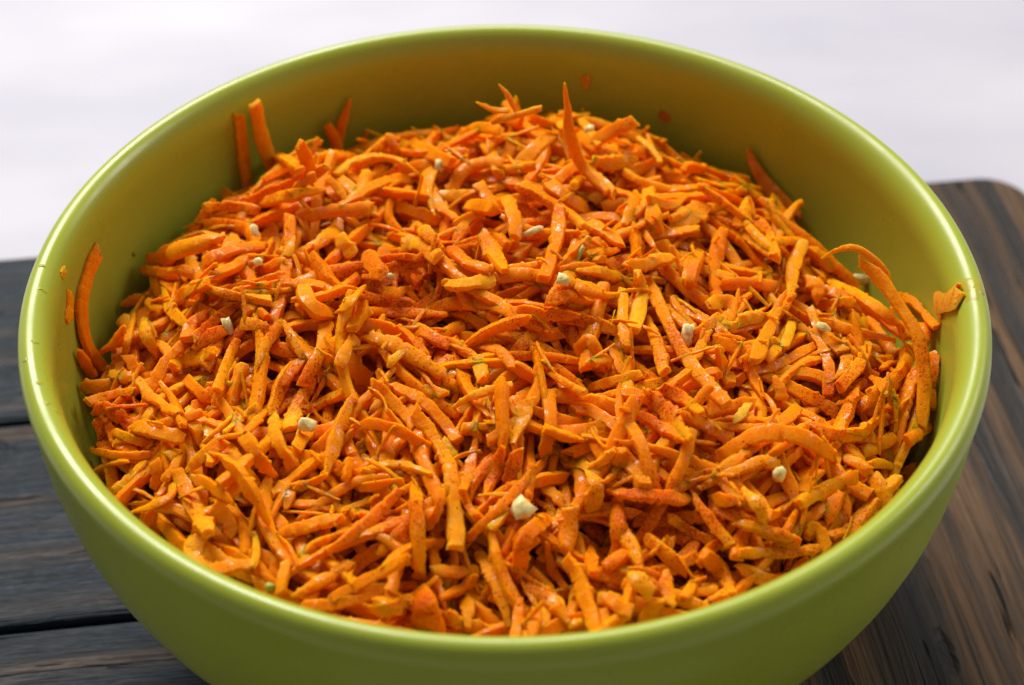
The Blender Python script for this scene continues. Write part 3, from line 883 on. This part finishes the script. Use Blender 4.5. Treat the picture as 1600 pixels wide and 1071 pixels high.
wall_hero([(1462, 478), (1480, 472), (1500, 462)], 34, 'ragged orange carrot flake stuck to the inside of the rim beside an oily smear', (0.8, 0.9), (0.78, 0.30, 0.02), off=0.0012, thick=0.0016, jag=0.14, name='carrot_flake')
wall_hero([(1470, 490), (1470, 500)], 12, 'narrow torn carrot bit hanging below the flake on the rim', (0.8, 0.5), (0.78, 0.30, 0.02), off=0.0012, thick=0.0014, name='carrot_crumb')


def free_hero(pts, wpx, label, ends, base=None, thick=None, jag=0.05, name=None):
    """pts: (px, py, lift) — lift is the height in metres above the heap under the first-met surface"""
    q = np.array([(x, y) for x, y, _ in pts])
    n = max(10, int(sum(math.dist(a, b) for a, b in zip(q, q[1:])) / 5))
    ctr = []
    for x, y, y0 in pts:
        d = ray(x, y)
        t = (y0 - CAM[1]) / d[1]
        ctr.append(CAM + d * t)
    P = spline(ctr, n)
    width = wpx * 0.49 / FPX
    store(P, -fw + np.array([0, 0, 0.4]), width, thick or width * 0.55, ends, jag, rng, rng.normal(0, 0.1), 0.2, base, None, label, name, hero=True)


def heap_y(px, py):
    t, _ = hit(px, py)
    return float((CAM + ray(px, py) * t)[1])


# standing on the ridge: third value is the distance plane (world y) taken from where the foot meets the heap
y = heap_y(900, 262) - 0.001
free_hero([(882, 130, y + .004), (886, 165, y + .003), (892, 215, y), (912, 262, y - .002), (950, 300, heap_y(950, 300) - .002)], 20, 'pointed shred standing tallest on the ridge of the heap', (0.1, 0.8), BRIGHT)
y = heap_y(800, 262) + 0.004
free_hero([(767, 192, y), (810, 180, y), (846, 169, y)], 12, 'slim orange shred lying across the top of the ridge, upper end free', (0.7, 0.8), BRIGHT)
free_hero([(744, 160, y + .002), (770, 171, y + .002), (796, 173, y + .002)], 10, 'small pointed shred poking sideways from the ridge beside a thread', (0.1, 0.8), BRIGHT)
free_hero([(779, 132, y + .005), (794, 150, y + .004), (808, 178, y + .002)], 9, 'hair thin carrot thread curling up from the ridge of the heap', (0.03, 0.9), (0.72, 0.22, 0.012))
y = heap_y(1330, 470)
y2 = heap_y(1440, 640)
free_hero([(1283, 404, y + .004), (1308, 391, y + .002), (1338, 388, y), (1376, 416, y - .002), (1391, 446, y - .004)], 12, 'slender shred arching free with a drooping tip above the green wall', (0.05, 0.7), BRIGHT)
free_hero([(1343, 408, y - .002), (1376, 438, y - .006), (1409, 484, y - .014), (1434, 526, y2 + .016), (1444, 590, y2 + .006), (1440, 668, y2 - .006)], 21,
          'longest smooth shred draping down beside the bowl wall under an arching one', (0.7, 0.9), BRIGHT)


# ------------------------------------------------------------------ which loose shreds show most: a small depth buffer from the camera
BW, BH = 640, 428
zb = np.full(BW * BH, 1e9)
ob = np.full(BW * BH, -1, dtype=int)
for idx, sh in enumerate(shreds):
    v = sh['S'] - CAM
    d = v @ fw
    ix = ((800 + FPX * (v @ rt) / d) * BW / 1600).astype(int)
    iy = ((535.5 - FPX * (v @ up) / d) * BW / 1600).astype(int)
    ok = (ix >= 0) & (ix < BW) & (iy >= 0) & (iy < BH)
    lin = iy[ok] * BW + ix[ok]
    dz = d[ok] - 0.0008
    near = dz < zb[lin]
    zb[lin[near]] = dz[near]
    ob[lin[near]] = idx
seen = np.bincount(ob[ob >= 0], minlength=len(shreds))
own = [i for i, s in enumerate(shreds) if s['label']]
rest = sorted((i for i, s in enumerate(shreds) if not s['label']), key=lambda i: -seen[i])
single = set(own) | set(rest[:300 - len(own)])
print('shreds', len(shreds), 'loose', n_loose, 'heroes', len(HERO), 'smallest single', seen[rest[300 - len(own) - 1]])

for px, py, rad in ((345, 520, 55), (470, 590, 60), (690, 540, 60), (620, 440, 80), (560, 420, 50), (180, 650, 60), (720, 390, 70), (860, 330, 50), (990, 790, 80), (1110, 800, 70), (640, 810, 50),
                    (1240, 480, 30), (820, 900, 60), (655, 950, 50), (880, 470, 45), (770, 740, 55), (1230, 850, 50), (1030, 640, 45), (1290, 655, 45), (430, 520, 50)):
    t, _ = hit(px, py)
    q = CAM + ray(px, py) * (t or 0.5)
    PAPRIKA.append((q[0], q[1], rad / FPX * 0.5 * 1.3))
CARROT = carrot_material()

TEXT = {
    'flake': ('carrot_flake', 'broad flat {} carrot flake lying in the heap', 'flake', '{} flat carrot flakes'),
    'wisp': ('carrot_shred', 'thin wispy {} carrot shred, much narrower than the others', 'shred', '{} thin carrot wisps'),
    'long_bent': ('carrot_shred', 'long strongly curved {} carrot shred lying in the heap', 'shred', '{} long curved carrot shreds'),
    'long_straight': ('carrot_shred', 'long nearly straight {} carrot shred lying in the heap', 'shred', '{} long straight carrot shreds'),
    'short': ('carrot_shred', 'short {} carrot shred, narrower than a flake, lying in the heap', 'shred', '{} short carrot shreds'),
}


def hue_word(t):
    g = t[:, 1].mean() / t[:, 0].mean()
    return 'deep reddish orange' if g < 0.250 else 'mid orange' if g < 0.298 else 'bright yellowish orange' if g < 0.365 else 'pale amber'


for i in sorted(single):
    s = shreds[i]
    nm, lb, ct, gp = TEXT[s['kind']]
    lb, gp = lb.format(hue_word(s['tint'])), gp.format(hue_word(s['tint']))
    if s['label']:
        lb, gp = s['label'], None
        nm = s['name'] or 'carrot_shred'
        ct = nm.split('_')[1]
    o = mesh_obj(nm, s['verts'], sweep_faces(s['n']), CARROT, tint=s['tint'], centre=True)
    tag(o, lb, ct, gp)

# all the rest of the heap in one mesh, over a lumpy core
V, F, T, base = [], [], [], 0
for i, s in enumerate(shreds):
    if i in single:
        continue
    V.append(s['verts'])
    T.append(s['tint'])
    F += [tuple(base + k for k in q) for q in sweep_faces(s['n'])]
    base += len(s['verts'])
rings, segs = 40, 120
core = []
for a in range(rings + 1):
    for b in range(segs):
        rr, an = 0.1185 * a / rings, 2 * math.pi * b / segs
        x, yv = rr * math.cos(an), rr * math.sin(an)
        ci, cj = cell(np.array([x]), np.array([yv]))
        z = BASE[ci[0], cj[0]] + 0.002
        rr2 = min(rr, float(r_in(z)) - 0.0015)
        core.append((rr2 * math.cos(an), rr2 * math.sin(an), z))
V.append(np.array(core))
T.append(np.tile((0.62, 0.15, 0.006), (len(core), 1)))
for a in range(rings):
    for b in range(segs):
        b2 = (b + 1) % segs
        F.append((base + a * segs + b, base + (a + 1) * segs + b, base + (a + 1) * segs + b2, base + a * segs + b2))
heap = mesh_obj('carrot_heap', np.concatenate(V), F, CARROT, tint=np.concatenate(T))
tag(heap, 'mass of grated orange carrot filling the green bowl', 'grated carrot', kind='stuff')

# ------------------------------------------------------------------ garlic pieces
GARLIC = plain_organic('chopped_garlic', (0.88, 0.68, 0.22), (0.90, 0.80, 0.42), 300, 0.4, 0.3)
GREEN = plain_organic('green_top', (0.30, 0.36, 0.04), (0.45, 0.45, 0.07), 300, 0.45, 0.2)


def chunk(px, py, w, h, ang, mat, name, label, cat, group=None, lift=0.0009):
    t, _ = hit(px, py)
    if t is None:
        return
    c = CAM + ray(px, py) * (t - lift)
    a, b = w * t / FPX * 0.52, h * t / FPX * 0.52
    ux = rt * math.cos(ang) - up * math.sin(ang)
    uy = rt * math.sin(ang) + up * math.cos(ang)
    uz = -fw
    v, f = [], []
    nu, nv = 8, 5
    rr = np.random.default_rng(int(px * 7 + py))
    for i in range(nv + 1):
        for k in range(nu):
            la, lo = math.pi * i / nv - math.pi / 2, 2 * math.pi * k / nu
            p = np.array([math.cos(la) * math.cos(lo), math.cos(la) * math.sin(lo), math.sin(la)])
            p = np.sign(p) * np.abs(p) ** 0.66 * (1 + rr.normal(0, 0.17))
            v.append(c + ux * p[0] * a + uy * p[1] * b + uz * p[2] * min(a, b) * 0.8)
    for i in range(nv):
        for k in range(nu):
            k2 = (k + 1) % nu
            f.append((i * nu + k, i * nu + k2, (i + 1) * nu + k2, (i + 1) * nu + k))
    o = mesh_obj(name, v, f, mat, centre=True)
    tag(o, label, cat, group)


for px, py, w, h, ang, lb in (
        (479, 664, 26, 20, 0.3, 'squarish cream garlic bit perched on a broad pale flake'), (356, 510, 13, 28, -0.3, 'narrow upright garlic sliver beside a paprika reddened shred'),
        (1075, 523, 17, 36, 0.05, 'plump teardrop of garlic standing beside a long shred'), (1286, 513, 27, 12, 0.45, 'flat oblong garlic sliver at the end of a curved shred'),
        (1346, 437, 32, 15, 0.2, 'white garlic slice tucked under the arching shred near the wall'), (817, 798, 34, 34, 0.7, 'largest cream garlic chunk, rounded, between dark gaps'),
        (1217, 741, 22, 24, 0.4, 'garlic lump sitting on the blunt end of a thick arched shred'), (399, 366, 14, 30, -0.2, 'upright pointed garlic sliver at the far side of the heap'),
        (686, 259, 15, 20, 0.2, 'small garlic bit behind the pale crescent shred'), (921, 203, 15, 15, 0.0, 'tiny garlic cube behind the tallest pointed shred'),
        (881, 438, 22, 18, 0.3, 'ragged garlic bit at the end of a bright shred mid heap'), (832, 362, 34, 11, -0.45, 'thin curved garlic sliver in a hollow of the heap'),
        (610, 432, 16, 11, 0.2, 'glistening white garlic crumb in the paprika patch'), (403, 410, 16, 12, 0.3, 'low garlic crumb below the upright pointed sliver')):
    chunk(px, py, w, h, ang, GARLIC, 'garlic_piece', lb, 'garlic', 'chopped garlic in the heap')
chunk(422, 918, 15, 12, 0.3, GREEN, 'green_piece', 'tiny light green carrot top bit near the front rim', 'carrot top')
chunk(906, 398, 7, 34, 0.45, GREEN, 'green_piece', 'thin green sliver sticking up amid the shreds', 'carrot top')

# ------------------------------------------------------------------ oil smear and small drops on the rim
OIL = oil_material()


def rim_point(ang, u):
    """u: 0 inner edge .. 1 outer edge of the rim top"""
    pr = [(RIM_R + a, RIM_Z - b) for a, b in LIP[:1:-1]]
    k = np.linspace(0, 1, len(pr))
    return np.array([np.interp(u, k, [p[0] for p in pr]) * math.cos(ang), np.interp(u, k, [p[0] for p in pr]) * math.sin(ang), np.interp(u, k, [p[1] for p in pr])])


def smear(name, ang, u, da, du, hgt, label, cat, group=None, seed=1):
    r = np.random.default_rng(seed)
    v, f = [], []
    nu, nr = 22, 5
    edge = 1 + 0.28 * np.interp(np.arange(nu), np.arange(0, nu + 1, 2), np.r_[q := r.normal(0, 1, nu // 2), q[:1]])
    for i in range(nr + 1):
        rad = i / nr
        for k in range(nu):
            a = 2 * math.pi * k / nu
            e = edge[k] * rad
            p = rim_point(ang + da * e * math.cos(a), float(np.clip(u + du * e * math.sin(a), 0.02, 0.97)))
            v.append(p + np.array([0, 0, 1.0]) * (hgt * (1 - rad ** 2) - (0.00015 if i == nr else -0.00004)))
    for i in range(nr):
        for k in range(nu):
            k2 = (k + 1) % nu
            f.append((i * nu + k, (i + 1) * nu + k, (i + 1) * nu + k2, i * nu + k2))
    return tag(mesh_obj(name, v, f, OIL, centre=True), label, cat, group)


def rim_angle(px, py):
    q = at_plane(px, py, RIM_Z)
    return math.atan2(q[1], q[0])


smear('oil_smear', rim_angle(1503, 455), 0.50, 0.050, 0.40, 0.00025, 'yellowish oily smear across the rim beside a stuck flake', 'smear', seed=4)
for q, (px, py, u) in enumerate(((62, 420, .55), (50, 538, .45), (44, 566, .25 + .5), (64, 602, .5), (78, 632, .45), (84, 640, .3), (60, 455, .4))):
    smear('oil_drop', rim_angle(px, py), u, 0.006, 0.09, 0.00016, 'small clear drop on the clean side of the rim', 'drop', 'small drops on the rim', seed=20 + q)
